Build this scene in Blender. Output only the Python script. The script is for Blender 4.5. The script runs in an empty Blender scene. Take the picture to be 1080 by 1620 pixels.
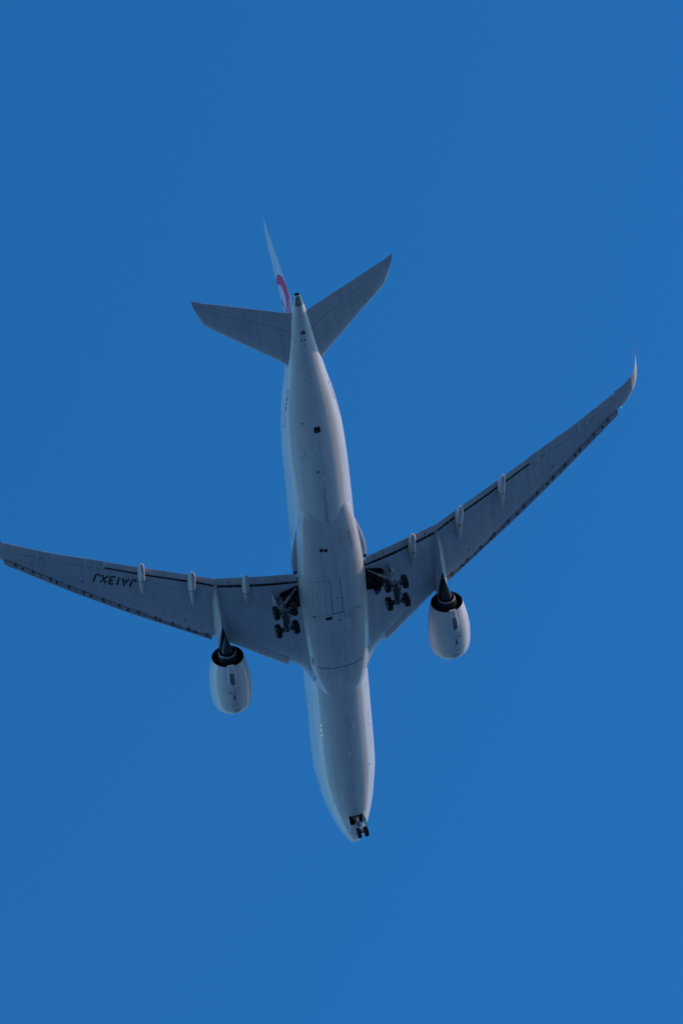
import bpy, bmesh, math
import numpy as np
from mathutils import Matrix, Vector

# ------------------------------------------------------------------ camera, sky, sun, exposure
scene = bpy.context.scene
PITCH = math.radians(2.0)
SUN_EL, SUN_AZ = math.radians(20.0), math.radians(102.0)    # azimuth clockwise from +Y (the flight direction)
# aircraft axes (x aft, y starboard, z up) -> world (flying along +Y, level)
A2W = np.array([[0, 1, 0],
                [-math.cos(PITCH), 0, -math.sin(PITCH)],
                [-math.sin(PITCH), 0, math.cos(PITCH)]], float)
CAM_AC = np.array([365.413, -83.268, -365.172])              # the photographer, in aircraft axes
CR = np.array([[-0.068, 0.957, -0.283], [-0.753, -0.236, -0.614], [-0.654, 0.172, 0.737]])  # right, down, forward
CAM_W = np.array([0, 0, 1.7])
BASE = np.array([34.35, 0.0, -5.75])                         # the aircraft's base: under the main wheels


def to_world(p):
    return A2W @ (np.array(p, float) - CAM_AC) + CAM_W


cam_data = bpy.data.cameras.new('camera')
cam = bpy.data.objects.new('camera', cam_data)
scene.collection.objects.link(cam)
r_, d_, f_ = (A2W @ CR[i] for i in range(3))
f_ = f_ / np.linalg.norm(f_)
r_ = r_ - f_ * (r_ @ f_)
r_ /= np.linalg.norm(r_)
u_ = np.cross(r_, f_)
M = Matrix.Identity(4)
for i in range(3):
    M[i][0], M[i][1], M[i][2], M[i][3] = r_[i], u_[i], -f_[i], CAM_W[i]
cam.matrix_world = M
cam_data.sensor_fit = 'HORIZONTAL'
cam_data.sensor_width = 36.0
cam_data.lens = 8417.25 / 1080 * 36
cam_data.clip_start = 0.5
cam_data.clip_end = 60000
scene.camera = cam

world = bpy.data.worlds.new('World')
scene.world = world
world.use_nodes = True
wn = world.node_tree
wn.nodes.clear()
sky = wn.nodes.new('ShaderNodeTexSky')
sky.sky_type = 'NISHITA'
sky.sun_disc = False
sky.sun_elevation = SUN_EL
sky.sun_rotation = SUN_AZ
sky.altitude = 0
sky.air_density = 1.0
sky.dust_density = 0.1
sky.ozone_density = 3.0
# the low sky is paler than the deep blue overhead: the tint follows the true elevation of the ray
geo = wn.nodes.new('ShaderNodeTexCoord')
sep = wn.nodes.new('ShaderNodeSeparateXYZ')
elev = wn.nodes.new('ShaderNodeMapRange')
elev.interpolation_type = 'SMOOTHSTEP'
elev.inputs['From Min'].default_value = 0.0
elev.inputs['From Max'].default_value = 0.62
tcol = wn.nodes.new('ShaderNodeMix')
tcol.data_type = 'RGBA'
tcol.inputs['A'].default_value = (0.52, 0.80, 1.0, 1)
tcol.inputs['B'].default_value = (0.155, 0.685, 1.05, 1)
wn.links.new(geo.outputs['Generated'], sep.inputs[0])
wn.links.new(sep.outputs['Z'], elev.inputs['Value'])
wn.links.new(elev.outputs[0], tcol.inputs['Factor'])
tint = wn.nodes.new('ShaderNodeMix')
tint.data_type = 'RGBA'
tint.blend_type = 'MULTIPLY'
tint.inputs['Factor'].default_value = 1.0
wn.links.new(tcol.outputs['Result'], tint.inputs['B'])
bg = wn.nodes.new('ShaderNodeBackground')
bg.inputs['Strength'].default_value = 0.15
wo = wn.nodes.new('ShaderNodeOutputWorld')
wn.links.new(sky.outputs[0], tint.inputs['A'])
wn.links.new(tint.outputs['Result'], bg.inputs['Color'])
wn.links.new(bg.outputs[0], wo.inputs['Surface'])

sun_data = bpy.data.lights.new('sun', 'SUN')
sun_data.energy = 2.0
sun_data.angle = math.radians(0.5)
sun_data.color = (1.0, 0.68, 0.50)
sun = bpy.data.objects.new('sun', sun_data)
scene.collection.objects.link(sun)
sdir = Vector((math.cos(SUN_EL) * math.sin(SUN_AZ), math.cos(SUN_EL) * math.cos(SUN_AZ), math.sin(SUN_EL)))
sun.rotation_euler = sdir.to_track_quat('Z', 'Y').to_euler()

scene.view_settings.view_transform = 'Standard'
scene.view_settings.look = 'None'
scene.view_settings.gamma = 1.0
scene.view_settings.use_curve_mapping = False
scene.view_settings.exposure = 0.45
scene.cycles.filter_width = 1.7


# ------------------------------------------------------------------ materials
def mat(name, col, rough=0.5, metal=0.0, coat=0.0, var=0.0, streak=False, vscale=0.6, spec=0.5, emit=None, dirt=None, panel=None):
    m = bpy.data.materials.new(name)
    m.use_nodes = True
    nt = m.node_tree
    b = nt.nodes['Principled BSDF']
    b.inputs['Base Color'].default_value = (*col, 1)
    b.inputs['Roughness'].default_value = rough
    b.inputs['Metallic'].default_value = metal
    b.inputs['Specular IOR Level'].default_value = spec
    b.inputs['Coat Weight'].default_value = coat
    b.inputs['Coat Roughness'].default_value = 0.06
    if emit:
        b.inputs['Emission Color'].default_value = (*emit[0], 1)
        b.inputs['Emission Strength'].default_value = emit[1]
    if var:
        tc = nt.nodes.new('ShaderNodeTexCoord')
        mp = nt.nodes.new('ShaderNodeMapping')
        mp.inputs['Scale'].default_value = (0.12, 1.6, 1.6) if streak else (1, 1, 1)
        nz = nt.nodes.new('ShaderNodeTexNoise')
        nz.inputs['Scale'].default_value = vscale
        nz.inputs['Detail'].default_value = 7
        nz.inputs['Roughness'].default_value = 0.62
        rp = nt.nodes.new('ShaderNodeMapRange')
        rp.inputs['From Min'].default_value = 0.32
        rp.inputs['From Max'].default_value = 0.68
        mx = nt.nodes.new('ShaderNodeMix')
        mx.data_type = 'RGBA'
        dk = dirt or tuple(c * (1 - var) for c in col)
        mx.inputs['A'].default_value = (*dk, 1)
        mx.inputs['B'].default_value = (*(min(1, c * (1 + var * 0.25)) for c in col), 1)
        nt.links.new(tc.outputs['Object'], mp.inputs[0])
        nt.links.new(mp.outputs[0], nz.inputs['Vector'])
        nt.links.new(nz.outputs['Fac'], rp.inputs['Value'])
        nt.links.new(rp.outputs[0], mx.inputs['Factor'])
        out = mx.outputs['Result']
        if panel:                                            # panels painted in slightly different batches, with thin joints
            pw, ph, rot, amt = panel
            ab = nt.nodes.new('ShaderNodeSeparateXYZ')
            m1 = nt.nodes.new('ShaderNodeMath')
            m1.operation = 'ABSOLUTE'
            cb = nt.nodes.new('ShaderNodeCombineXYZ')
            nt.links.new(tc.outputs['Object'], ab.inputs[0])
            nt.links.new(ab.outputs['X'], cb.inputs['X'])
            nt.links.new(ab.outputs['Y'], m1.inputs[0])
            nt.links.new(m1.outputs[0], cb.inputs['Y'])
            pm = nt.nodes.new('ShaderNodeMapping')
            pm.inputs['Rotation'].default_value = (0, 0, rot)
            nt.links.new(cb.outputs[0], pm.inputs[0])
            bk = nt.nodes.new('ShaderNodeTexBrick')
            bk.inputs['Scale'].default_value = 1.0
            bk.inputs['Brick Width'].default_value = pw
            bk.inputs['Row Height'].default_value = ph
            bk.inputs['Mortar Size'].default_value = 0.012
            bk.inputs['Color1'].default_value = (1, 1, 1, 1)
            bk.inputs['Color2'].default_value = (1 - amt, 1 - amt, 1 - amt, 1)
            bk.inputs['Mortar'].default_value = (1 - 3.5 * amt,) * 3 + (1,)
            nt.links.new(pm.outputs[0], bk.inputs['Vector'])
            mm = nt.nodes.new('ShaderNodeMix')
            mm.data_type = 'RGBA'
            mm.blend_type = 'MULTIPLY'
            mm.inputs['Factor'].default_value = 1.0
            nt.links.new(out, mm.inputs['A'])
            nt.links.new(bk.outputs['Color'], mm.inputs['B'])
            out = mm.outputs['Result']
        nt.links.new(out, b.inputs['Base Color'])
        rr = nt.nodes.new('ShaderNodeMapRange')
        rr.inputs['To Min'].default_value = rough * 1.25
        rr.inputs['To Max'].default_value = rough * 0.85
        nt.links.new(nz.outputs['Fac'], rr.inputs['Value'])
        nt.links.new(rr.outputs[0], b.inputs['Roughness'])
    return m


WHITE = mat('white_paint', (0.74, 0.74, 0.75), 0.38, coat=0.55, var=0.10, streak=True, vscale=0.9, panel=(3.2, 0.95, 0.0, 0.035))
BELLY = mat('belly_paint', (0.68, 0.68, 0.69), 0.40, coat=0.45, var=0.16, streak=True, vscale=1.3, panel=(1.7, 1.1, 0.0, 0.07))
NACWHITE = mat('nacelle_paint', (0.72, 0.72, 0.73), 0.38, coat=0.5, var=0.10, streak=True, vscale=1.1)
GREY = mat('wing_grey_paint', (0.52, 0.55, 0.60), 0.42, coat=0.25, var=0.14, streak=True, vscale=1.2, panel=(1.9, 1.25, math.radians(33), 0.06))
LGREY = mat('light_grey_paint', (0.56, 0.56, 0.58), 0.42, coat=0.25, var=0.14, streak=True, vscale=1.4)
MGREY = mat('mid_grey_paint', (0.47, 0.48, 0.51), 0.45, coat=0.15, var=0.12, streak=True, vscale=1.4)
SEAM = mat('seam_shadow_gap', (0.10, 0.11, 0.13), 0.7)
FAINT = mat('faint_panel_joint', (0.54, 0.54, 0.56), 0.5)
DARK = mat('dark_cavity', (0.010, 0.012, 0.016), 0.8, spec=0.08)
COVE = mat('cove_shade_and_tracks', (0.035, 0.038, 0.045), 0.8, spec=0.1)  # gap shade painted into the flap cove; also the dark slat tracks
MARK = mat('black_lettering', (0.03, 0.034, 0.042), 0.5)
SPOT = mat('small_fitting_grey', (0.20, 0.21, 0.23), 0.6)
RUBBER = mat('tyre_rubber', (0.013, 0.013, 0.015), 0.85, var=0.4, vscale=6, spec=0.2)
STEEL = mat('gear_steel', (0.24, 0.24, 0.26), 0.45, metal=0.35, var=0.35, vscale=5)
DSTEEL = mat('gear_dark_steel', (0.07, 0.07, 0.08), 0.5, metal=0.3, var=0.4, vscale=5)
RIM = mat('wheel_rim', (0.45, 0.46, 0.48), 0.35, metal=0.6)
HOT = mat('exhaust_metal', (0.065, 0.07, 0.08), 0.40, metal=0.85, var=0.35, vscale=2.5)
APUM = mat('apu_metal', (0.42, 0.41, 0.41), 0.26, metal=0.9, var=0.3, vscale=4)
GRILLE = mat('grille_grey', (0.22, 0.24, 0.26), 0.6, var=0.3, vscale=9)
RED = mat('crane_red', (0.80, 0.012, 0.07), 0.4, coat=0.4)
BWHITE = mat('emblem_white', (0.74, 0.74, 0.75), 0.38, coat=0.5)
GLASS = mat('cabin_window', (0.02, 0.025, 0.03), 0.12)
CHROME = mat('bright_fitting', (0.85, 0.85, 0.86), 0.15, metal=1.0)
SEAL = mat('slat_leading_edge_metal', (0.46, 0.46, 0.48), 0.35, metal=0.35, var=0.2, vscale=2)
GREENLAMP = mat('green_lamp', (0.05, 0.5, 0.35), 0.2, emit=((0.05, 0.8, 0.8), 0.6))
GROUND = mat('coastal_ground', (0.105, 0.22, 0.275), 0.9, var=0.5, vscale=0.01)


# ------------------------------------------------------------------ mesh building
class MB:
    """collects shapes given in aircraft axes; build() links them as ONE mesh object"""
    def __init__(self, side=1):
        self.v, self.f, self.m, self.mats, self.s = [], [], [], [], side

    def mi(self, m):
        if m not in self.mats:
            self.mats.append(m)
        return self.mats.index(m)

    def add(self, verts, faces, m):
        k = len(self.v)
        i = self.mi(m)
        self.v += [tuple(map(float, p)) for p in verts]
        self.f += [tuple(a + k for a in f) for f in faces]
        self.m += [i] * len(faces)

    def loft(self, rings, m, cap=True, closed=True):
        n = len(rings[0])
        V = [p for r in rings for p in r]
        F = []
        for a in range(len(rings) - 1):
            for b in range(n if closed else n - 1):
                c = (b + 1) % n
                F.append((a * n + b, a * n + c, (a + 1) * n + c, (a + 1) * n + b))
        if cap:
            F.append(tuple(range(n))[::-1])
            F.append(tuple((len(rings) - 1) * n + b for b in range(n)))
        self.add(V, F, m)

    def tube(self, p0, p1, r0, r1, m, n=16):
        p0, p1 = np.array(p0, float), np.array(p1, float)
        d = p1 - p0
        d = d / np.linalg.norm(d)
        a = np.cross(d, [0, 0, 1.0] if abs(d[2]) < 0.9 else [1.0, 0, 0])
        a /= np.linalg.norm(a)
        b = np.cross(d, a)
        th = np.linspace(0, 2 * np.pi, n, endpoint=False)
        c = [np.cos(t) * a + np.sin(t) * b for t in th]
        self.loft([[p0 + r0 * q for q in c], [p1 + r1 * q for q in c]], m)

    def lathe(self, prof, c, axis, m, n=48, close=False):
        """prof: (distance along axis, radius); axis 'x' or 'y'"""
        th = np.linspace(0, 2 * np.pi, n, endpoint=False)
        rings = []
        for a, r in prof:
            if axis == 'x':
                rings.append([(c[0] + a, c[1] + r * np.cos(t), c[2] + r * np.sin(t)) for t in th])
            else:
                rings.append([(c[0] + r * np.cos(t), c[1] + a, c[2] + r * np.sin(t)) for t in th])
        if close:
            rings.append(rings[0])
        self.loft(rings, m, cap=not close)

    def box(self, c, h, m, R=None):
        R = np.eye(3) if R is None else np.array(R, float)
        V = [np.array(c, float) + R @ (np.array(h, float) * np.array([sx, sy, sz])) for sx in (-1, 1) for sy in (-1, 1) for sz in (-1, 1)]
        self.add(V, [(0, 1, 3, 2), (4, 6, 7, 5), (0, 4, 5, 1), (2, 3, 7, 6), (0, 2, 6, 4), (1, 5, 7, 3)], m)

    def prism(self, top, bot, m):
        n = len(top)
        V = list(top) + list(bot)
        F = [tuple(range(n)), tuple(range(2 * n - 1, n - 1, -1))] + [(i, n + i, n + (i + 1) % n, (i + 1) % n) for i in range(n)]
        self.add(V, F, m)

    def build(self, name, parent=None, smooth=True, angle=38, recalc=True):
        me = bpy.data.meshes.new(name)
        V = [((x - BASE[0]), self.s * y, z - BASE[2]) for x, y, z in self.v]
        F = self.f if self.s > 0 else [f[::-1] for f in self.f]
        me.from_pydata(V, [], F)
        for m in self.mats:
            me.materials.append(m)
        me.polygons.foreach_set('material_index', self.m)
        if recalc:
            bm = bmesh.new()
            bm.from_mesh(me)
            bmesh.ops.recalc_face_normals(bm, faces=bm.faces)
            bm.to_mesh(me)
            bm.free()
        me.polygons.foreach_set('use_smooth', [smooth] * len(me.polygons))
        if smooth:
            me.set_sharp_from_angle(angle=math.radians(angle))
        me.update()
        o = bpy.data.objects.new(name, me)
        scene.collection.objects.link(o)
        if parent:
            o.parent = parent
        return o


def carve(obj, cutters):
    """cuts real openings into a mesh; the walls take the cutter's material"""
    for cm in cutters:
        c = cm.build('bay_cutter', smooth=False)
        c.parent = obj.parent
        md = obj.modifiers.new('carve', 'BOOLEAN')
        md.operation = 'DIFFERENCE'
        md.solver = 'EXACT'
        md.material_mode = 'TRANSFER'
        md.object = c
        dg = bpy.context.evaluated_depsgraph_get()
        me = bpy.data.meshes.new_from_object(obj.evaluated_get(dg))
        obj.modifiers.clear()
        obj.data = me
        bpy.data.objects.remove(c)


def interp(xs, X, Y):
    """monotone cubic"""
    x, y = np.array(X, float), np.array(Y, float)
    xs = np.clip(np.atleast_1d(np.array(xs, float)), x[0], x[-1])
    d = np.diff(y) / np.diff(x)
    m = np.empty(len(x))
    m[0], m[-1] = d[0], d[-1]
    for i in range(1, len(x) - 1):
        m[i] = 0 if d[i - 1] * d[i] <= 0 else 2 / (1 / d[i - 1] + 1 / d[i])
    i = np.clip(np.searchsorted(x, xs) - 1, 0, len(x) - 2)
    h = x[i + 1] - x[i]
    t = (xs - x[i]) / h
    return (2 * t**3 - 3 * t**2 + 1) * y[i] + (t**3 - 2 * t**2 + t) * h * m[i] + (-2 * t**3 + 3 * t**2) * y[i + 1] + (t**3 - t**2) * h * m[i + 1]


def lerp(x, X, Y):
    return float(np.interp(x, X, Y))


def yt(c):
    c = np.clip(c, 0, 1)
    return 5 * (0.2969 * np.sqrt(c) - 0.126 * c - 0.3516 * c**2 + 0.2843 * c**3 - 0.1036 * c**4)


# ------------------------------------------------------------------ ground (never in frame: it lights the underside)
gm = MB()
G = 20000
gme = bpy.data.meshes.new('ground')
gme.from_pydata([(-G, -G, 0), (G, -G, 0), (G, G, 0), (-G, G, 0)], [], [(0, 1, 2, 3)])
gme.materials.append(GROUND)
go = bpy.data.objects.new('ground', gme)
scene.collection.objects.link(go)
go['kind'] = 'structure'

# ------------------------------------------------------------------ the airliner
root = bpy.data.objects.new('airliner', None)
scene.collection.objects.link(root)
root.empty_display_size = 5
W = Matrix.Identity(4)
bw = to_world(BASE)
for i in range(3):
    for j in range(3):
        W[i][j] = A2W[i][j]
    W[i][3] = bw[i]
root.matrix_world = W
root['label'] = 'white twin engine airliner overhead with wheels down and red crane on its fin'
root['category'] = 'airplane'

# ---- fuselage
ST = np.array([
    [0, .03, -1.03, -1.09], [.08, .20, -.80, -1.31], [.25, .395, -.546, -1.556], [.7, .69, -.191, -1.913], [1.5, 1.07, .332, -2.26],
    [2.6, 1.535, 1.149, -2.58], [4, 1.985, 1.989, -2.83], [5.5, 2.38, 2.579, -2.94], [7.5, 2.73, 3.0, -2.955], [10, 3.02, 3.16, -2.915],
    [13, 3.07, 3.18, -2.915], [40, 3.08, 3.18, -2.905], [43, 3.05, 3.18, -2.84], [46, 3.02, 3.155, -2.69], [49, 2.985, 3.10, -2.298],
    [52, 2.86, 3.04, -1.747], [55, 2.50, 3.0, -1.088], [58, 1.93, 2.92, -.421], [61, 1.40, 2.66, .128], [63.5, .95, 2.37, .56],
    [65.5, .578, 2.058, .904], [66.5, .377, 1.803, 1.082], [66.8, .313, 1.722, 1.131]])


def fus(x):
    w, t, b = (interp(x, ST[:, 0], ST[:, k]) for k in (1, 2, 3))
    return w, (t + b) / 2, (t - b) / 2


def fpt(x, phi, off=0.0):
    """point on the skin; phi in degrees from the keel, positive to starboard"""
    w, zc, h = (a[0] for a in fus(x))
    p = math.radians(phi)
    n = np.array([0, math.sin(p) / w, -math.cos(p) / h])
    n /= np.linalg.norm(n)
    return np.array([x, w * math.sin(p), zc - h * math.cos(p)]) + n * off


APU0 = 65.82
fm = MB()
NS = 128
xs = np.concatenate([10 * np.linspace(0, 1, 44)**2, np.linspace(10, 42, 30)[1:], np.linspace(42, APU0, 70)[1:]])
w, zc, h = fus(xs)
th = np.linspace(0, 2 * np.pi, NS, endpoint=False)
fm.loft([[(x, w[i] * math.sin(t), zc[i] - h[i] * math.cos(t)) for t in th] for i, x in enumerate(xs)], WHITE)


def ribbon(mb, pts, width, m, surf, off=0.005, closed=False):
    """thin painted line along (x, phi) points on a surface"""
    P = [surf(a, b, off) for a, b in pts]
    if closed:
        P.append(P[0])
    V, F = [], []
    for i, p in enumerate(P):
        a, b = P[max(0, i - 1)], P[min(len(P) - 1, i + 1)]
        if closed and i in (0, len(P) - 1):
            a, b = P[-2], P[1]
        t = b - a
        q = pts[i % len(pts)]
        nn = surf(q[0], q[1], off + 0.5) - surf(q[0], q[1], off)
        s = np.cross(t, nn)
        s = s / (np.linalg.norm(s) + 1e-9) * width / 2
        V += [p - s, p + s]
        if i:
            F.append((2 * i - 2, 2 * i - 1, 2 * i + 1, 2 * i))
    mb.add(V, F, m)


def patch(mb, x0, x1, a0, a1, m, surf, off=0.006, n=6):
    V = [surf(x0 + (x1 - x0) * i / n, a0 + (a1 - a0) * j / n, off) for i in range(n + 1) for j in range(n + 1)]
    F = [(i * (n + 1) + j, i * (n + 1) + j + 1, (i + 1) * (n + 1) + j + 1, (i + 1) * (n + 1) + j) for i in range(n) for j in range(n)]
    mb.add(V, F, m)


def dot(mb, x, a, rx, ra, m, surf, off=0.006, n=14, e=1.0):
    V = []
    for k in range(n):
        t = 2 * math.pi * k / n
        c, s = math.cos(t), math.sin(t)
        V.append(surf(x + rx * math.copysign(abs(c)**e, c), a + ra * math.copysign(abs(s)**e, s), off))
    mb.add(V, [tuple(range(n))], m)


# skin details that belong to the paint of the fuselage
fdet = MB()


def arc(x0, x1, a0, a1, r=0.18, n=5):
    """rounded rectangle in (x, phi)"""
    ra = r / 3.0 * 57.3
    out = []
    for cx, ca, q in ((x1 - r, a1 - ra, 0), (x0 + r, a1 - ra, 1), (x0 + r, a0 + ra, 2), (x1 - r, a0 + ra, 3)):
        for k in range(n + 1):
            t = math.pi / 2 * (q + k / n)
            out.append((cx + r * math.cos(t), ca + ra * math.sin(t)))
    dense = []
    for i in range(len(out)):
        p, q = out[i], out[(i + 1) % len(out)]
        k = max(1, int(max(abs(p[0] - q[0]) / 0.4, abs(p[1] - q[1]) / 6)))
        dense += [(p[0] + (q[0] - p[0]) * j / k, p[1] + (q[1] - p[1]) * j / k) for j in range(k)]
    return dense


for sd in (-1, 1):                                          # passenger doors and windows
    for x in (8.2, 19.4, 40.6, 53.62):
        lo, hi = (70, 112) if x > 50 else (80, 118)
        ribbon(fdet, [(a, sd * b) for a, b in arc(x - 0.58, x + 0.58, lo, hi)], 0.05, SEAM, fpt, closed=True)
    x = 10.2
    while x < 52:
        if not any(abs(x - q) < 1.0 for q in (8.2, 19.4, 40.6, 53.62)):
            dot(fdet, x, sd * 100, 0.13, 3.4, GLASS, fpt, n=12, e=0.6)
        x += 0.635
    ribbon(fdet, [(a, sd * b) for a, b in ((2.6, 118), (2.2, 122), (1.9, 128))], 0.05, SEAM, fpt)
    for x in (17.05, 16.4, 15.75):                          # drain fittings: sky glint put into the port colour, shade into starboard
        dot(fdet, x, sd * 50, 0.09, 1.5, CHROME if sd < 0 else MARK, fpt, n=10)
ribbon(fdet, [(a, b) for a, b in arc(12.6, 15.4, 52, 84)], 0.025, FAINT, fpt, closed=True)      # cargo doors
ribbon(fdet, [(a, b) for a, b in arc(47.2, 49.6, 52, 84)], 0.025, FAINT, fpt, closed=True)
dot(fdet, 53.17, 0.5, 0.34, 6.6, SEAM, fpt, off=0.006, n=20, e=0.45)                            # outflow valve
dot(fdet, 53.17, 0.5, 0.28, 5.4, DARK, fpt, off=0.010, n=20, e=0.45)
dot(fdet, 53.03, 0.9, 0.09, 1.6, STEEL, fpt, off=0.014, n=10)
for x, a, r in ((53.95, -27, .10), (53.93, 29.4, .08), (51.29, .5, .09), (48.85, -8.8, .12), (6.96, -45.8, .09), (7.15, -20.6, .07),
                (10.8, 41, .10), (58.6, 3, .06), (58.9, -4, .06), (59.1, 6, .06), (57.9, 2, .06), (60.2, -3, .06), (55.9, -3, .05), (56.2, 4, .06), (56.4, -2, .05), (61.9, 1, .06)):
    dot(fdet, x, a, r, r / fus(x)[0][0] * 57.3, SPOT if r < .09 else SEAM, fpt, n=10)
for x, a, dx, da in ((63.1, -10, .16, 4), (63.15, 2, .2, 6), (63.1, 10, .14, 3), (62.35, -12, .08, 4), (62.35, 4, .08, 4)):
    patch(fdet, x - dx, x + dx, a - da, a + da, SEAM, fpt, n=2)
ribbon(fdet, [(51.3, -34), (51.05, -27), (50.9, -26.2), (50.6, -30), (50.45, -33)], 0.05, SEAM, fpt)
ribbon(fdet, [(56.4, 16.6), (54, 16.8), (52, 17), (50.4, 17.2), (48, 17.3)], 0.05, BWHITE, fpt)
for y in range(5):
    patch(fdet, 17.55 + y * 0.13, 17.60 + y * 0.13, -5.5, 3.5, FAINT, fpt, n=3)
ribbon(fdet, [(x, 0.2) for x in np.linspace(8, 21.5, 30)], 0.022, FAINT, fpt)
for x in (9.4, 13.2, 17.0, 20.6, 47.5, 51.6, 55.6, 59.4):
    ribbon(fdet, [(x, a) for a in range(-100, 101, 5)], 0.022, FAINT, fpt)
for sd in (-1, 1):
    ribbon(fdet, [(x, sd * 32) for x in np.linspace(7.5, 21, 30)], 0.02, FAINT, fpt)
    ribbon(fdet, [(x, sd * 36) for x in np.linspace(46, 61, 40)], 0.02, FAINT, fpt)
stain = mat('belly_stain', (0.60, 0.57, 0.55), 0.45, coat=0.4, var=0.2, streak=True, vscale=2)
patch(fdet, 43.0, 46.9, -4.5, 0.6, stain, fpt, off=0.003, n=8)
V0 = len(fm.v)
for i, m in enumerate(fdet.mats):
    fm.mi(m)
fm.v += fdet.v
fm.f += [tuple(a + V0 for a in f) for f in fdet.f]
fm.m += [fm.mi(fdet.mats[k]) for k in fdet.m]
# vent scoop and blade aerials
for x, a, ln, hh in ((45.6, 2.5, .35, .10), (16.9, 9.2, .28, .16), (13.4, -1, .30, .26), (48.0, 1, .26, .2)):
    p = fpt(x, a)
    fm.loft([[(p[0] + dx, p[1] - .05 * wv, p[2] + .02), (p[0] + dx + k, p[1], p[2] - hv), (p[0] + dx, p[1] + .05 * wv, p[2] + .02)]
             for dx, wv, hv, k in ((-ln, .2, .02, 0), (-ln * .3, 1, hh * .8, .05), (ln * .4, .8, hh, .05), (ln, .2, hh * .5, .02))], BWHITE)
fuselage = fm.build('fuselage', root, angle=30, recalc=False)

# nose gear bay: a real opening
cut = MB()
cut.prism([(3.92, -.62, -3.3), (5.2, -.70, -3.3), (5.2, .66, -3.3), (3.92, .62, -3.3)],
          [(3.92, -.62, -1.7), (5.2, -.70, -1.7), (5.2, .66, -1.7), (3.92, .62, -1.7)], DARK)
carve(fuselage, [cut])

# tail cone exhaust
am = MB()
x0 = APU0
w0, zc0, h0 = (a[0] for a in fus(x0))
prof = [(0.0, 1.0, 0.0), (0.45, 0.80, 0.02), (0.85, 0.60, 0.035), (0.98, 0.53, 0.04)]
rings = [[(x0 + a, w0 * k * math.sin(t) * 1.01, zc0 + dz + h0 * k * math.cos(t) * 1.01) for t in th[::2]] for a, k, dz in prof]
am.loft(rings, APUM, cap=False)
inner = [[(x0 + a, w0 * k * math.sin(t), zc0 + .04 + h0 * k * math.cos(t)) for t in th[::2]] for a, k in ((0.98, .53), (1.0, .44), (0.9, .40), (0.55, .39))]
am.loft(inner, APUM, cap=False)
inner = [[(x0 + a, w0 * k * math.sin(t), zc0 + .04 + h0 * k * math.cos(t)) for t in th[::2]] for a, k in ((0.55, .39), (0.1, .38))]
am.loft(inner, DARK, cap=False)
am.add(inner[-1], [tuple(range(len(inner[-1])))], DARK)
am.build('tail_exhaust', fuselage, recalc=False)

# ---- belly fairing
BF = np.array([  # x, half width, bottom, top
    [21.2, 1.95, -2.72, 0.2], [22.2, 2.30, -2.98, 0.2], [23.2, 2.58, -3.14, 0.3], [24.6, 2.86, -3.33, 0.3], [26.5, 3.08, -3.46, 0.3], [29, 3.22, -3.54, 0.3],
    [32, 3.28, -3.56, 0.3], [35, 3.28, -3.55, 0.3], [37, 3.20, -3.48, 0.3], [39, 3.06, -3.34, 0.2], [41, 2.88, -3.13, 0.1],
    [42.4, 2.66, -2.90, 0.0], [43.6, 2.42, -2.70, -.2], [44.9, 2.10, -2.42, -.4]])


def bel(x, phi, off=0.0):
    w, b, t = (interp(x, BF[:, 0], BF[:, k])[0] for k in (1, 2, 3))
    zc, h = -1.35, -1.35 - b
    e = 0.74
    p = math.radians(phi)
    s, c = math.sin(p), math.cos(p)
    y = w * math.copysign(abs(s)**e, s)
    z = zc - (h if c > 0 else (t - zc)) * math.copysign(abs(c)**e, c)
    n = np.array([0, s / w, -c / h])
    n /= np.linalg.norm(n)
    return np.array([x, y, z]) + n * off


bm_ = MB()
bx = np.linspace(21.2, 44.9, 90)
bm_.loft([[bel(x, math.degrees(t)) for t in np.linspace(0, 2 * np.pi, 120, endpoint=False)] for x in bx], BELLY)


def bphi(x, y):
    w = interp(x, BF[:, 0], BF[:, 1])[0]
    return math.degrees(math.asin(max(-1, min(1, math.copysign(abs(y / w)**(1 / 0.74), y)))))


def bline(pts, width, m, n=10):
    q = []
    for (xa, ya), (xb, yb) in zip(pts[:-1], pts[1:]):
        q += [(xa + (xb - xa) * i / n, ya + (yb - ya) * i / n) for i in range(n)]
    q.append(pts[-1])
    ribbon(bm_, [(x, bphi(x, y)) for x, y in q], width, m, bel, off=0.005)


bline([(36.55, -.56), (32.35, -.56)], 0.06, SEAM)
bline([(36.55, .44), (32.35, .44)], 0.06, SEAM)
bline([(32.33, -.60), (32.33, .48)], 0.12, SEAM)
bline([(36.6, -2.9), (36.55, -.56)], 0.035, SEAM)
bline([(32.3, -2.7), (32.32, -.6)], 0.03, SEAM)
bline([(32.32, .48), (32.28, 2.6)], 0.03, SEAM)
bline([(25.6, -2.3), (25.40, -1.2), (25.35, 0), (25.4, 1.0), (25.6, 2.1)], 0.10, SEAM)
bline([(32, -.05), (22.6, -.05)], 0.03, FAINT)
bline([(45, 0), (36.6, 0)], 0.03, FAINT)
for x in (38.6, 40.6, 29.6, 27.4):
    bline([(x, -2.5), (x, 2.5)], 0.03, FAINT)
for y in (-1.7, 1.6):
    bline([(31.6, y), (25.5, y)], 0.025, FAINT)
bline([(41.5, 1.72), (39.6, 1.95), (39.55, 2.12), (41.4, 1.9), (41.5, 1.72)], 0.035, SEAM, 5)
bline([(32.05, .55), (32.02, 1.08), (31.6, 1.08), (31.55, .55), (32.05, .55)], 0.05, SEAM, 4)


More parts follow.
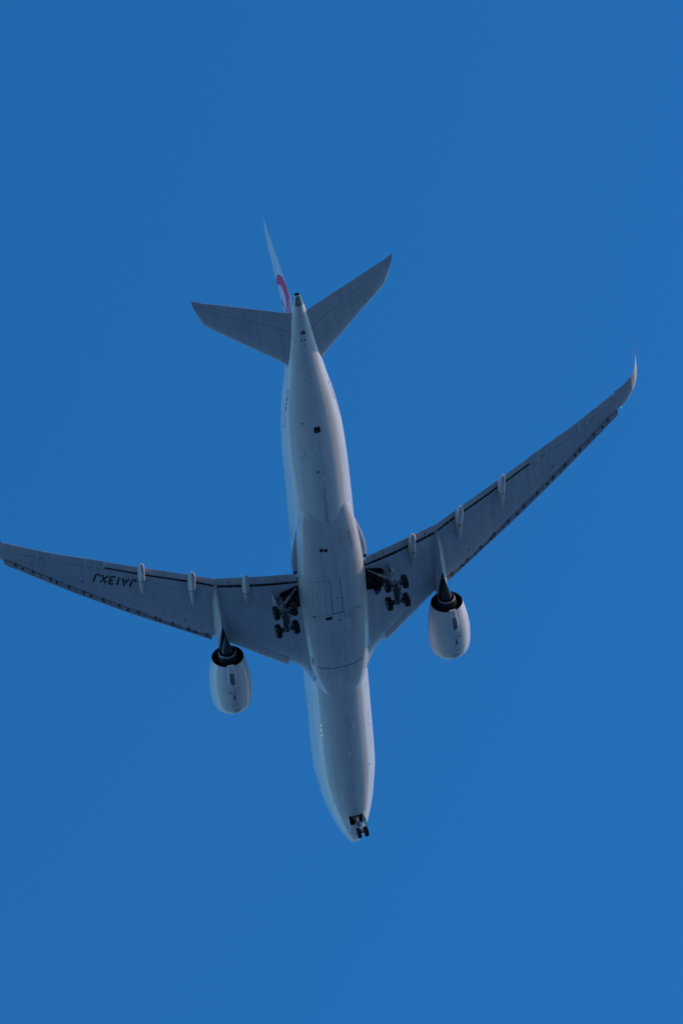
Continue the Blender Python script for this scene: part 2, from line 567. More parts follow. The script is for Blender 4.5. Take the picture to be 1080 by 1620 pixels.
def bquad(x0, x1, y0, y1, m, off=.007):
    n = 6
    V = [bel(x0 + (x1 - x0) * i / n, bphi(x0 + (x1 - x0) * i / n, y0 + (y1 - y0) * j / n), off) for i in range(n + 1) for j in range(n + 1)]
    bm_.add(V, [(i * (n + 1) + j, i * (n + 1) + j + 1, (i + 1) * (n + 1) + j + 1, (i + 1) * (n + 1) + j) for i in range(n) for j in range(n)], m)


bquad(31.70, 32.05, -1.30, -.67, DARK)
for x, y, r in ((40.15, -1.02, .19), (40.05, -.62, .19)):
    V = [bel(x + r * math.cos(t), bphi(x + r * math.cos(t), y + r * math.sin(t)), .007) for t in np.linspace(0, 6.283, 16, endpoint=False)]
    bm_.add(V, [tuple(range(16))], DARK)
for x, y, r in ((32.2, -2.3, .1), (32.25, 2.0, .09), (31.4, .03, .10), (34.2, -.05, .09), (30.2, .4, .05), (27.1, -.4, .05), (34.9, -1.9, .05)):
    V = [bel(x + r * math.cos(t), bphi(x + r * math.cos(t), y + r * 1.3 * math.sin(t)), .007) for t in np.linspace(0, 6.283, 10, endpoint=False)]
    bm_.add(V, [tuple(range(10))], SEAM)
for sd in (-1, 1):                                          # ram-air inlets near the front, dark exits
    V = [bel(x, sd * a, .008) for x, a in ((27.0, 57), (26.3, 62), (25.7, 60), (25.6, 57))]
    bm_.add(V, [(0, 1, 2, 3)], SEAM)
    V = [bel(23.7 + .14 * math.cos(t), sd * (70 + 4 * math.sin(t)), .008) for t in np.linspace(0, 6.283, 12, endpoint=False)]
    bm_.add(V, [tuple(range(12))], DARK)
belly = bm_.build('belly_fairing', root, angle=40, recalc=False)

# ---- wing geometry (starboard; side = -1 mirrors)
LE_Y = [2.4, 2.8, 3.1, 3.6, 4.2, 4.8, 10.2, 11.6, 19.0, 23.8, 29.7]
LE_X = [22.2, 23.1, 23.85, 24.75, 25.4, 25.85, 29.75, 30.15, 35.2, 38.85, 43.66]
SL_Y = [4.8, 10.2, 11.6, 19.0, 23.8, 29.8]
SL_X = [25.25, 29.23, 29.70, 34.76, 38.38, 43.25]
ZL_Y = [2.4, 4.8, 11.6, 20, 29.7]
ZL = [-1.52, -1.16, 0.0, 0.98, 2.02]
TE_Y = [2.4, 3.2, 6.55, 10.0, 10.85, 12.5, 17.0, 20.65, 25.0, 27.5, 29.7]
TE_X = [37.04, 37.04, 37.10, 37.38, 37.46, 38.15, 39.85, 41.40, 43.15, 44.35, 45.50]
FZ = [-2.28, -2.1, -1.3, -.6, -.44, -.2, .6, 1.1, 1.85, 2.2, 2.5]         # measured trailing edge heights
ZT_Y = [2.4, 10.85, 20.65, 29.7]
ZT = [-1.85, -.15, 1.2, 2.52]
TC_Y = [2.4, 11, 29.7]
TC = [.145, .112, .10]


def wle(y): return float(interp(y, LE_Y, LE_X)[0])
def wte(y): return lerp(y, TE_Y, TE_X)


def wz(x, y, up):
    a, b = wle(y), wte(y)
    c = min(1, max(0, (x - a) / (b - a)))
    t = yt(c) * lerp(y, TC_Y, TC) * (b - a)
    z = lerp(y, ZL_Y, ZL) * (1 - c) + lerp(y, ZT_Y, ZT) * c
    return z + t * (1.1 if up else -0.85)


def flap_chord(y): return lerp(y, [3, 10.8, 10.9, 20.6], [1.22, 1.10, 1.0, .78])


def flap_gap(y): return lerp(y, [2.6, 3.4, 5.0, 9.5, 10.8, 10.9, 14, 20.6], [.10, .12, .21, .19, .15, .15, .14, .10])


def wring(y, ctrl):
    """fixed wing section: the lower skin stops ahead of flap or aileron"""
    a, te = wle(y), wte(y)
    if ctrl == 'flap':
        xl = te - flap_chord(y) - flap_gap(y)
        xu = xl + flap_gap(y) + 0.38
    elif ctrl == 'aileron':
        xl = te - lerp(y, [20.6, 29.7], [1.0, .78])
        xu = xl + 0.02
    else:
        xl = xu = te - 0.01
    n = 20
    cs = (1 - np.cos(np.linspace(0, np.pi / 2, n)))
    lo = [(a + (xl - a) * c, y, wz(a + (xl - a) * c, y, False)) for c in cs]
    up = [(a + (xu - a) * c, y, wz(a + (xu - a) * c, y, True)) for c in cs[::-1]]
    zl, zu = lo[-1][2], wz(xl, y, True)
    zm = max(zl + .25 * (zu - zl), zu - .07)
    zz = wz(xu, y, True)
    ze = max(min(zm, zz - .03), wz(xu, y, False) + .002) if ctrl != 'none' else zz - .004
    cove = [(xl + .002, y, zm), (xu, y, ze)]
    return lo + cove + up[:-1]


def airfoil_ring(le, te, tc, n=12, up=np.array([0, 0, 1.0])):
    le, te = np.array(le, float), np.array(te, float)
    ch = np.linalg.norm(te - le)
    cs = 1 - np.cos(np.linspace(0, np.pi / 2, n))
    lo = [le + (te - le) * c - up * yt(c) * tc * ch for c in cs]
    hi = [le + (te - le) * c + up * yt(c) * tc * ch for c in cs[::-1]]
    hi[0] = hi[0] + up * 0.006
    return lo + hi[:-1]


# fonts -> mesh helper
def text_polys(body):
    cu = bpy.data.curves.new('lettering', 'FONT')
    cu.body = body
    cu.resolution_u = 4
    ob = bpy.data.objects.new('lettering', cu)
    scene.collection.objects.link(ob)
    dg = bpy.context.evaluated_depsgraph_get()
    me = bpy.data.meshes.new_from_object(ob.evaluated_get(dg))
    V = np.array([v.co[:2] for v in me.vertices])
    F = [tuple(p.vertices) for p in me.polygons]
    bpy.data.objects.remove(ob)
    bpy.data.meshes.remove(me)
    V = V - V.min(0)
    return V, F, V.max(0)


def stroke_letters(body, hgt, wid, gap, sw):
    """block capitals from strokes (plain sans lettering with even stroke width)"""
    G_ = {'J': [[(.75, 1), (.75, .28)] + [(.40 + .35 * math.cos(t), .28 - .28 * math.sin(t) * 1.0) for t in np.linspace(0, math.pi, 9)][1:]],
          'A': [[(0, 0), (.5, 1), (1, 0)], [(.19, .36), (.81, .36)]],
          '1': [[(.55, 1.0), (.55, 0)], [(.16, .74), (.60, .94)]],
          '3': [[(.08, .85)] + [(.42 + .40 * math.cos(t), .75 + .25 * math.sin(t)) for t in np.linspace(2.2, -1.6, 10)] +
                [(.42 + .46 * math.cos(t), .27 + .27 * math.sin(t)) for t in np.linspace(1.5, -2.5, 12)]],
          'X': [[(0, 0), (1, 1)], [(0, 1), (1, 0)]]}
    V, F = [], []
    x = 0
    for ch in body:
        wch = wid * (.62 if ch == '1' else 1)
        for st in G_[ch]:
            P = np.array([(x + a * wch, b * hgt) for a, b in st])
            k = len(V)
            for i, p in enumerate(P):
                t0 = P[i] - P[i - 1] if i else P[1] - P[0]
                t1 = P[i + 1] - P[i] if i < len(P) - 1 else t0
                t0, t1 = t0 / np.linalg.norm(t0), t1 / np.linalg.norm(t1)
                t = (t0 + t1) / (np.linalg.norm(t0 + t1) + 1e-9)
                nrm = np.array([-t[1], t[0]])
                s = sw / 2 / max(.55, abs(nrm @ np.array([-t0[1], t0[0]])))
                V += [p - nrm * s, p + nrm * s]
                if i:
                    F.append((k + 2 * i - 2, k + 2 * i - 1, k + 2 * i + 1, k + 2 * i))
        x += wch + gap
    V = np.array(V)
    return V, F, x - gap


TRACKS = np.arange(0.0, 1.0, 1.0)


def make_wing(sd):
    m = MB(sd)
    zones = [([2.6, 2.9, 3.2, 3.6, 4.2, 4.8, 5.5, 6.5, 7.5, 8.5, 9.5, 10.3, 10.82], 'flap'), ([10.86, 11.6, 12.5, 14, 16, 18, 19.5, 20.66], 'flap'),
             ([20.70, 22, 24, 25.9, 27.5, 29.0, 29.56], 'aileron'), ([29.60, 29.7], 'none')]
    rings = []
    for ys, k in zones:
        rings += [wring(y, k) for y in ys]
    f0 = len(m.f)
    m.loft(rings, GREY)
    cv = m.mi(COVE)  # cove faces coloured dark to stand in for shade in the flap gap
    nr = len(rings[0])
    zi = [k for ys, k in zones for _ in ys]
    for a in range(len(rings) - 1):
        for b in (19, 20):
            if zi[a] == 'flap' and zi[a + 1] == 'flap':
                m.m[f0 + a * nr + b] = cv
    # painted details on the lower skin
    def low(x, y, off=.006):
        return np.array([x, y, wz(x, y, False) - off])
    for x, y, r in ((34.9, 9.2, .08), (35.7, 12.5, .07), (39.6, 22.9, .12), (39.1, 22.0, .07), (33.0, 13.9, .10), (31.6, 6.6, .06), (36.4, 16.5, .06)):
        m.add([low(x + r * math.cos(t), y + r * math.sin(t)) for t in np.linspace(0, 6.283, 10, endpoint=False)], [tuple(range(10))], SEAM)
    def wline(p, q, wd, mm, n=14):
        P = [low(p[0] + (q[0] - p[0]) * i / n, p[1] + (q[1] - p[1]) * i / n, .005) for i in range(n + 1)]
        t = np.array([q[0] - p[0], q[1] - p[1], 0])
        t /= np.linalg.norm(t)
        s = np.array([-t[1], t[0], 0]) * wd / 2
        V = []
        for a in P:
            V += [a - s, a + s]
        m.add(V, [(2 * i, 2 * i + 1, 2 * i + 3, 2 * i + 2) for i in range(n)], mm)
    JOINT = FAINT_G
    wline((wle(4.82) + .635, 4.80), (wle(10.25) + .635, 10.27), .07, SEAM, 30)       # painted dark line for the shade in the droop nose hinge gap
    for k in range(24):                                     # shade of the gap behind the slats, painted as a dark line
        ya, yb = 11.64 + k * .757, 11.64 + (k + 1) * .757
        wline((wle(ya) + .20, ya), (wle(yb) + .20, yb), .055, SEAM, 2)
    wline((27.6, 4.2), (31.4, 10.6), .03, JOINT)
    wline((31.6, 12.4), (43.5, 28.6), .03, JOINT)
    wline((33.6, 6.2), (35.0, 11.4), .03, JOINT)
    wline((35.6, 12.2), (40.3, 20.6), .03, JOINT)
    for y in (13.2, 16.6, 20.4, 24.2, 27.3):
        a, b = wle(y), wte(y)
        wline((a + .15 * (b - a), y), (a + .68 * (b - a), y), .025, JOINT)
    for i in range(11):                                     # oval tank access panels
        y = 12.6 + i * 1.35
        a, b = wle(y), wte(y)
        x = a + .42 * (b - a)
        P = [(x + .26 * math.cos(t) + .2 * math.sin(t), y + .34 * math.sin(t)) for t in np.linspace(0, 6.283, 18)]
        for p, q in zip(P[:-1], P[1:]):
            wline(p, q, .018, JOINT, 1)
    if sd < 0:                                              # registration under the port wing
        V, F, tot = stroke_letters('JA13XJ', 0.86, 0.54, 0.17, 0.185)
        p0, p1 = np.array([38.64, 17.93]), np.array([40.22, 21.70])
        e1 = (p1 - p0) / np.linalg.norm(p1 - p0)
        e2 = np.array([-e1[1], e1[0]])
        k = np.linalg.norm(p1 - p0) / tot
        Q = [p0 + e1 * (a * k) + e2 * b for a, b in V]
        m.add([low(q[0], q[1], .012) for q in Q], F, MARK)
    wing = m.build('wing', root, angle=32, recalc=False)
    # main gear bay: a real opening in the lower skin
    if True:
        outline = [(35.45, 3.15), (35.40, 3.45), (34.72, 5.0), (33.6, 5.2), (32.75, 5.1), (32.15, 4.05), (32.7, 3.95), (33.0, 3.15)]
        cut = MB(sd)
        cut.prism([(x, y, -4.2) for x, y in outline], [(x, y, -1.32) for x, y in outline], DARK)
        carve(wing, [cut])

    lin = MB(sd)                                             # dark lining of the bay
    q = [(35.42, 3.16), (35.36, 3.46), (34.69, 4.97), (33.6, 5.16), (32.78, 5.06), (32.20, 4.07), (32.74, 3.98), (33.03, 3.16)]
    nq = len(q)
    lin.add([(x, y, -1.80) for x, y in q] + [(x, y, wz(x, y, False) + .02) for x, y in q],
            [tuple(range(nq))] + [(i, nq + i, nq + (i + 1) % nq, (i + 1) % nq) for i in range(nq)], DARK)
    for a, b in (((34.9, 3.4), (33.2, 4.9)), ((34.2, 3.3), (32.9, 4.2)), ((35.0, 4.1), (33.5, 3.4))):
        lin.tube((*a, -1.86), (*b, -1.86), .035, .035, DSTEEL, 8)
    lin.build('gear_bay', wing, smooth=False, recalc=False)
    # flaps
    for y0, y1, n in ((3.34, 10.825, 8), (10.855, 20.665, 9)):
        f = MB(sd)
        R = []
        for y in np.linspace(y0, y1, n):
            te, fc = wte(y), flap_chord(y)
            xl = te - fc - flap_gap(y)
            zl = wz(xl, y, False) + .13
            R.append(airfoil_ring((te - fc, y, zl), (te, y, lerp(y, TE_Y, FZ)), .16))
        f.loft(R, LGREY)
        if y1 < 11:                                          # little rub strips under the flap
            for y in (4.3, 5.2, 9.6):
                te = wte(y)
                zt = lerp(y, TE_Y, FZ)
                f.box((te - .45, y, zt + .05), (.25, .02, .05), SEAM)
        f.build('flap', wing, angle=32, recalc=False)
    for y, hw in ((3.9, .05), (5.1, .04), (6.7, .03), (7.3, .05), (9.1, .04), (9.9, .05), (11.5, .05), (12.2, .03), (14.1, .05), (15.4, .03), (16.4, .05), (18.7, .04), (19.8, .05)):
        tb = MB(sd)                                          # track beams and linkages crossing the flap gap
        te = wte(y)
        xl = te - flap_chord(y) - flap_gap(y)
        tb.box((xl + flap_gap(y) * .5, y, wz(xl, y, False) + .10), (flap_gap(y) * .75, hw, .05), STEEL)
        tb.build('flap_bracket', wing, smooth=False)
    # ailerons
    for y0, y1 in ((20.70, 25.125), (25.14, 29.555)):
        f = MB(sd)
        R = []
        for y in np.linspace(y0, y1, 5):
            te = wte(y)
            xl = te - lerp(y, [20.6, 29.7], [1.0, .78]) + .055
            z0, z1 = wz(xl, y, False), wz(xl, y, True)
            zt = lerp(y, ZT_Y, ZT)
            R.append([(xl, y, z0), (te, y, zt - .01), (te, y, zt + .01), (xl + .01, y, z1), (xl - .03, y, (z0 + z1) / 2)])
        f.loft(R, GREY)
        for y in (y0 + (.9 if y0 < 22 else .8), y0 + (1.7 if y0 < 22 else 1.6)):       # hinge fairings
            te = wte(y)
            xl = te - lerp(y, [20.6, 29.7], [1.0, .78])
            f.loft([[(xl + dx, y + wv * math.cos(t), wz(min(te - .05, xl + dx), y, False) + .01 - hv * max(0, math.sin(t)) + .04 * min(0, math.sin(t))) for t in np.linspace(0, 6.283, 12, endpoint=False)]
                    for dx, wv, hv in ((-.5, .03, .02), (-.25, .12, .09), (.1, .15, .13), (.4, .09, .08), (.62, .02, .02))], GREY)
        f.build('aileron', wing, angle=32, recalc=False)

    # leading edge: droop nose inboard, six slats outboard
    def slat_ring(y, droop=False):
        x0 = lerp(y, SL_Y, SL_X)
        xf = wle(y)
        zc = lerp(y, ZL_Y, ZL) - (.05 if droop else .10)
        ch = (xf - x0) + (.60 if droop else .17)
        t = .30 if droop else .15
        zlow = zc - t
        xe = x0 + ch
        if droop:
            ze = wz(xe, y, False) - .004
            return [(x0, y, zc - .05), (x0 + .05, y, zc - .18), (x0 + .25, y, zc - .30 * .9), (x0 + .6 * ch, y, (zc - .27) * .5 + ze * .5 - .02), (xe, y, ze - .012), (xe, y, ze + .03),
                    (x0 + .6 * ch, y, ze + .2), (x0 + .45, y, zc + .2), (x0 + .15, y, zc + .16), (x0 + .03, y, zc + .06)]
        ze = wz(xf + .17, y, False) - .035
        return [(x0, y, zc), (x0 + .03, y, zc - .09), (x0 + .12, y, zc - .15), (x0 + .30, y, .4 * (zc - .16) + .6 * ze), (xe, y, ze - .012), (xe, y, ze),
                (x0 + .34, y, .4 * (zc - .08) + .6 * ze + .03), (x0 + .26, y, zc + .03), (x0 + .34, y, zc + .15), (xe - .02, y, zc + .24), (xe - .1, y, zc + .26), (x0 + .2, y, zc + .18), (x0 + .05, y, zc + .09)]
    f = MB(sd)
    f.loft([slat_ring(y, True) for y in np.linspace(4.82, 10.25, 7)], LGREY)
    f.build('droop_nose', wing, angle=40, recalc=False)
    edges = np.linspace(11.62, 29.82, 7)
    for k in range(6):
        a, b = edges[k] + .012, edges[k + 1] - .012
        f = MB(sd)
        f.loft([slat_ring(y) for y in np.linspace(a, b, 5)], SEAL)
        L = b - a
        for q, big in ((.14 + .05 * math.sin(3.1 * k), 0), (.50 + .04 * math.sin(2.3 * k), 1), (.68 - .04 * math.sin(1.7 * k), 0), (.97, 2)):
            y = a + q * L
            xf = wle(y)
            x0 = lerp(y, SL_Y, SL_X)
            z = wz(xf + .2, y, False) - .05
            if big == 2:
                f.box((x0 + .42, y, z - .03), (.24, .015, .05), SEAM)
            elif big:
                f.box((x0 + .43, y, z - .03), (.11, .075, .05), COVE)
            else:
                f.box((x0 + .50, y, z - .05), (.28, .024, .05), COVE)
                f.box((x0 + .62, y + .10, z - .02), (.09, .08, .03), SEAM)
        f.build('slat', wing, angle=40, recalc=False)

    # winglet (tip sections measured from the leading and trailing edge)
    wl_le = [(43.66, 29.70, 2.0), (43.85, 30.07, 2.12), (44.09, 30.58, 2.29), (44.34, 30.95, 2.44), (44.64, 31.28, 2.58), (44.99, 31.56, 2.71), (45.33, 31.82, 2.87), (45.66, 32.03, 3.06), (46.1, 32.2, 3.3), (46.75, 32.32, 3.55), (47.5, 32.37, 3.8), (48.2, 32.385, 4.05), (48.85, 32.38, 4.25), (49.5, 32.37, 4.44)]
    wl_te = [(45.64, 29.70, 2.50), (45.86, 30.1, 2.51), (46.14, 30.56, 2.52), (46.36, 30.87, 2.55), (46.62, 31.18, 2.60), (46.86, 31.46, 2.69), (47.12, 31.74, 2.82), (47.45, 31.95, 2.98), (47.75, 32.1, 3.16), (48.05, 32.22, 3.42), (48.35, 32.31, 3.75), (48.7, 32.36, 4.05), (49.1, 32.375, 4.28), (49.68, 32.37, 4.5)]
    f = MB(sd)
    R = []
    L, T = np.array(wl_le), np.array(wl_te)
    mid = (L + T) / 2
    for i in range(len(L)):
        sp = mid[min(i + 1, len(L) - 1)] - mid[max(0, i - 1)]
        ch = T[i] - L[i]
        n = np.cross(ch, sp)
        n = n / np.linalg.norm(n)
        if n[2] < 0 and i < 3:
            n = -n
        if i and n @ prev < 0:
            n = -n
        prev = n
        R.append(airfoil_ring(L[i] + (0 if i else 1) * np.array([.004, 0, 0]), T[i], lerp(i, [0, 6, 13], [.085, .09, .12]), up=n))
    f.loft(R[:6], GREY)
    f.loft(R[5:11], WINGLETG)
    f.loft(R[10:], RED)
    if sd > 0:                                               # navigation light on the leading edge
        c = np.array([43.90, 30.25, 2.14])
        f.lathe([(-.07, .01), (-.05, .04), (0, .055), (.05, .04), (.07, .01)], c, 'x', GREENLAMP, n=12)
    f.build('winglet', wing, angle=45, recalc=True)

    # flap track fairings
    for xf, xa, y, za, wd in ((33.2, 38.3, 8.12, -1.88, .36), (34.25, 39.8, 13.05, -1.40, .36), (36.5, 41.65, 17.55, -.62, .33)):
        f = MB(sd)
        def rings(u0, u1, n, grow):
            R = []
            for u in np.linspace(u0, u1, n):
                x = xf + (xa - xf) * u
                top = wz(x, y, False) + .12 if x < wte(y) - 1.0 else lerp(x, [wte(y) - 1.0, wte(y), xa], [wz(wte(y) - 1.0, y, False) + .12, lerp(y, TE_Y, FZ) - .12, za + .12])
                wl0 = wz(xf, y, False)
                keel = float(interp(u, [0, .15, .4, .62, .85, 1], [wl0 + .02, wl0 - .22, wl0 - .62, lerp(.55, [0, 1], [wl0 - .75, za]), za - .12, za - .16])[0])
                hw = float(interp(u, [0, .12, .3, .5, .78, .92, 1], [.015, .14, .26, wd * .94, wd * .92, wd * .70, .10])[0]) + grow
                keel -= grow
                R.append([(x, y + hw * math.copysign(abs(math.sin(t))**.85, math.sin(t)), (top + keel) / 2 - (top - keel) / 2 * math.cos(t)) for t in np.linspace(0, 2 * math.pi, 28, endpoint=False)])
            return R
        f.loft(rings(0, .485, 12, 0), MGREY)
        f.loft(rings(.47, .54, 3, -.04), SEAM)
        f.loft(rings(.515, 1, 14, .015), LGREY)
        f.build('flap_track_fairing', wing, angle=40, recalc=False)

    # root fillet behind the wing
    f = MB(sd)
    pts = [(42.6, 2.35), (42.0, 2.62), (41.2, 2.93), (40.3, 3.22), (39.4, 3.45), (38.6, 3.58), (37.9, 3.64), (37.3, 3.62), (37.0, 3.5), (37.0, 2.4), (42.6, 2.2)]
    R = []
    for x in np.linspace(37.0, 42.6, 24):
        yo = float(interp(x, [37.0, 37.9, 38.6, 39.4, 40.3, 41.2, 42.0, 42.6], [3.60, 3.64, 3.58, 3.44, 3.22, 2.95, 2.64, 2.36])[0])
        zb = lerp(x, [37, 42.6], [-1.75, -1.35])
        R.append([(x, 1.8, zb + .02), (x, yo - .25, zb), (x, yo - .04, zb + .10), (x, yo, zb + .2), (x, yo - .2, zb + .42), (x, 2.2, zb + 1.0), (x, 1.8, zb + 1.0)])
    f.loft(R, GREY)
    f.box((36.95, 3.38, -1.62), (.10, .16, .20), DARK)
    f.build('root_fillet', wing, angle=50, recalc=True)
    return wing


FAINT_G = mat('faint_wing_joint', (0.30, 0.31, 0.33), 0.6)
WINGLETG = mat('winglet_sunlit_tint', (0.60, 0.56, 0.59), 0.42, coat=0.25, var=0.04, vscale=1.4)  # paler pink puts the sunlight on the bend into the colour
for sd in (1, -1):
    wg = make_wing(sd)
    if sd < 0:
        wg['label'] = 'grey port wing with black registration letters underneath'

# ---- tailplane and fin
def surface_rings(secs, c0, c1, tc, sharp_le=False, n=14, nose=.12):
    R = []
    for le, te, up in secs:
        le, te, up = np.array(le, float), np.array(te, float), np.array(up, float)
        ch = np.linalg.norm(te - le)
        cs = c0 + (c1 - c0) * (1 - np.cos(np.linspace(0, np.pi / 2, n))) if c0 == 0 else np.linspace(c0, c1, n)
        lo = [le + (te - le) * c - up * (yt(c) * tc * ch + .008) for c in cs]
        hi = [le + (te - le) * c + up * (yt(c) * tc * ch + .008) for c in cs[::-1]]
        R.append(lo + hi)
    return R


for sd in (1, -1):
    dih = math.radians(10.5)
    up = (0, -math.sin(dih), math.cos(dih))
    secs = []
    for y, xl, xt in ((0.3, 57.6, 64.8), (1.0, 58.35, 64.98), (1.5, 59.0, 65.13), (1.75, 59.42, 65.21), (2.1, 59.78, 65.32), (2.8, 60.33, 65.54), (5, 62.0, 66.2), (7, 63.52, 66.82), (8.3, 64.5, 67.2), (8.5, 64.72, 67.26), (8.68, 65.03, 67.33), (8.88, 65.50, 67.41), (9.06, 66.02, 67.49), (9.24, 66.60, 67.57), (9.36, 67.02, 67.64), (9.44, 67.36, 67.74)):
        zt = lerp(y, [.94, 9.5], [1.40, 3.03])
        secs.append(((xl, y, lerp(y, [.3, 1.64, 9], [.78, 1.06, 2.92])), (xt, y, zt), up))
    t = MB(sd)
    t.loft(surface_rings(secs, 0, .70, .095), GREY)
    tail = t.build('tailplane', root, angle=34, recalc=True)
    e = MB(sd)
    e.loft(surface_rings(secs[:-5], .708, 1.0, .095), GREY)
    el = e.build('elevator', tail, angle=34, recalc=True)
    e2 = MB(sd)
    e2.loft(surface_rings(secs[-6:], .70, 1.0, .095), GREY)
    e2.build('tip_cap', tail, angle=34, recalc=True)

FIN = [((54.0, 0, 2.6), (64.0, 0, 2.6)), ((56.3, 0, 3.2), (64.12, 0, 3.2)), ((57.6, 0, 4.2), (64.47, 0, 4.2)), ((59.6, 0, 6.2), (65.22, 0, 6.2)), ((62.2, 0, 8.7), (66.15, 0, 8.7)),
       ((64.35, 0, 10.75), (66.98, 0, 10.75)), ((64.75, 0, 11.2), (67.16, 0, 11.2)), ((65.25, 0, 11.65), (67.34, 0, 11.65)), ((65.75, 0, 11.95), (67.5, 0, 11.98)), ((66.35, 0, 12.13), (67.62, 0, 12.2)), ((66.9, 0, 12.22), (67.7, 0, 12.3))]
FT = .095


def fin_edges(z):
    zz = [s[0][2] for s in FIN]
    return lerp(z, zz, [s[0][0] for s in FIN]), lerp(z, zz, [s[1][0] for s in FIN])


def fin_pt(x, z, sd, off=.006):
    a, b = fin_edges(z)
    c = min(1, max(0, (x - a) / (b - a)))
    return np.array([x, sd * (yt(c) * FT * (b - a) + .008 + off), z])


secs = [(a, b, (0, 1, 0)) for a, b in FIN]
t = MB()
t.loft(surface_rings(secs, 0, .68, FT), WHITE)
fin = t.build('fin', root, angle=34, recalc=True)
e = MB()
e.loft(surface_rings(secs[1:-4], .685, 1.0, FT), WHITE)
e.build('rudder', fin, angle=34, recalc=True)
e = MB()
e.loft(surface_rings(secs[-5:], .68, 1.0, FT), WHITE)
e.build('tip_cap', fin, angle=34, recalc=True)

# crane roundel on both sides of the fin
CX, CZ, CRAD = 62.55, 6.25, 2.45


def emblem(sd):
    m = MB()
    def put(poly_rows, mt, off):
        for P in poly_rows:
            V = [fin_pt(CX + CRAD * a, CZ + CRAD * b, sd, off) for a, b in P]
            m.add(V, [tuple(range(len(V)))], mt)
    def grid_region(inside, mt, off, n=110):
        g = np.linspace(-1.02, 1.02, n)
        V, F, idx = [], [], {}
        def vid(i, j):
            if (i, j) not in idx:
                idx[(i, j)] = len(V)
                V.append(fin_pt(CX + CRAD * g[i], CZ + CRAD * g[j], sd, off))
            return idx[(i, j)]
        for i in range(n - 1):
            for j in range(n - 1):
                if inside((g[i] + g[i + 1]) / 2, (g[j] + g[j + 1]) / 2):
                    F.append((vid(i, j), vid(i + 1, j), vid(i + 1, j + 1), vid(i, j + 1)))
        m.add(V, F, mt)
    def crane(u, v):
        r, a = math.hypot(u, v), math.degrees(math.atan2(v, u))
        if r > 1:
            return False
        if 97 < a < 103 and r > .5:                           # gap between the wing tips
            return False
        # head and neck rising in the middle, bill to the front
        if math.hypot(u + .22, v - .30) < .10 or (abs(u + .17 - .10 * (v - .1)) < .055 and -.45 < v < .30) or (-.52 < u < -.25 and abs(v - .31 + .12 * (u + .25)) < .03):
            return True
        inner = (u + .04)**2 / .54**2 + (v - .17)**2 / .60**2 < 1
        if inner:
            return False
        for k in range(4):                                    # white feather slits low on both wings
            for s in (-1, 1):
                uu, vv = s * u, v
                d = (uu * .55 - vv * -.83) - (-.30 - .135 * k)
                if abs(d) < .028 and uu > .16 and vv < -.12 and r > .62 + .03 * k and r < .97:
                    return False
        return True
    grid_region(crane, RED, .006)
    V, F, mx = text_polys('JAL')
    k = .44 / mx[0]
    pts = [fin_pt(CX + CRAD * ((-.22 + a * k) * (1 if sd < 0 else -1)), CZ + CRAD * (-.86 + b * k * 1.3), sd, .014) for a, b in V]
    m.add(pts, F, BWHITE)
    m.build('crane_roundel', fin, smooth=False, recalc=False)


emblem(-1)
emblem(1)

# small line of dark stencilling on the rear flanks, beside the door
for sd in (-1, 1):
    tm = MB()
    for x0_, x1_, p0_, p1_ in ((57.07, 56.60, 63.7, 64.4), (56.36, 55.84, 65.6, 66.4), (55.66, 55.46, 67.3, 67.9), (55.34, 54.73, 68.3, 69.9)):
        k = int(round(abs(x1_ - x0_) / .115))
        for i in range(k):
            u0, u1 = i / k, (i + .78) / k
            xa_, xb_ = x0_ + (x1_ - x0_) * u0, x0_ + (x1_ - x0_) * u1
            ph = p0_ + (p1_ - p0_) * (u0 + u1) / 2
            patch(tm, xa_, xb_, sd * (ph - 1.7), sd * (ph + 1.7), MARK, fpt, off=.008, n=1)
    ribbon(tm, [(56.95 - .2 * q, sd * (63.9 + .52 * q)) for q in range(12)], .02, FAINT, fpt, off=.004)
    tm.build('stencil_line', fuselage, smooth=False, recalc=False)


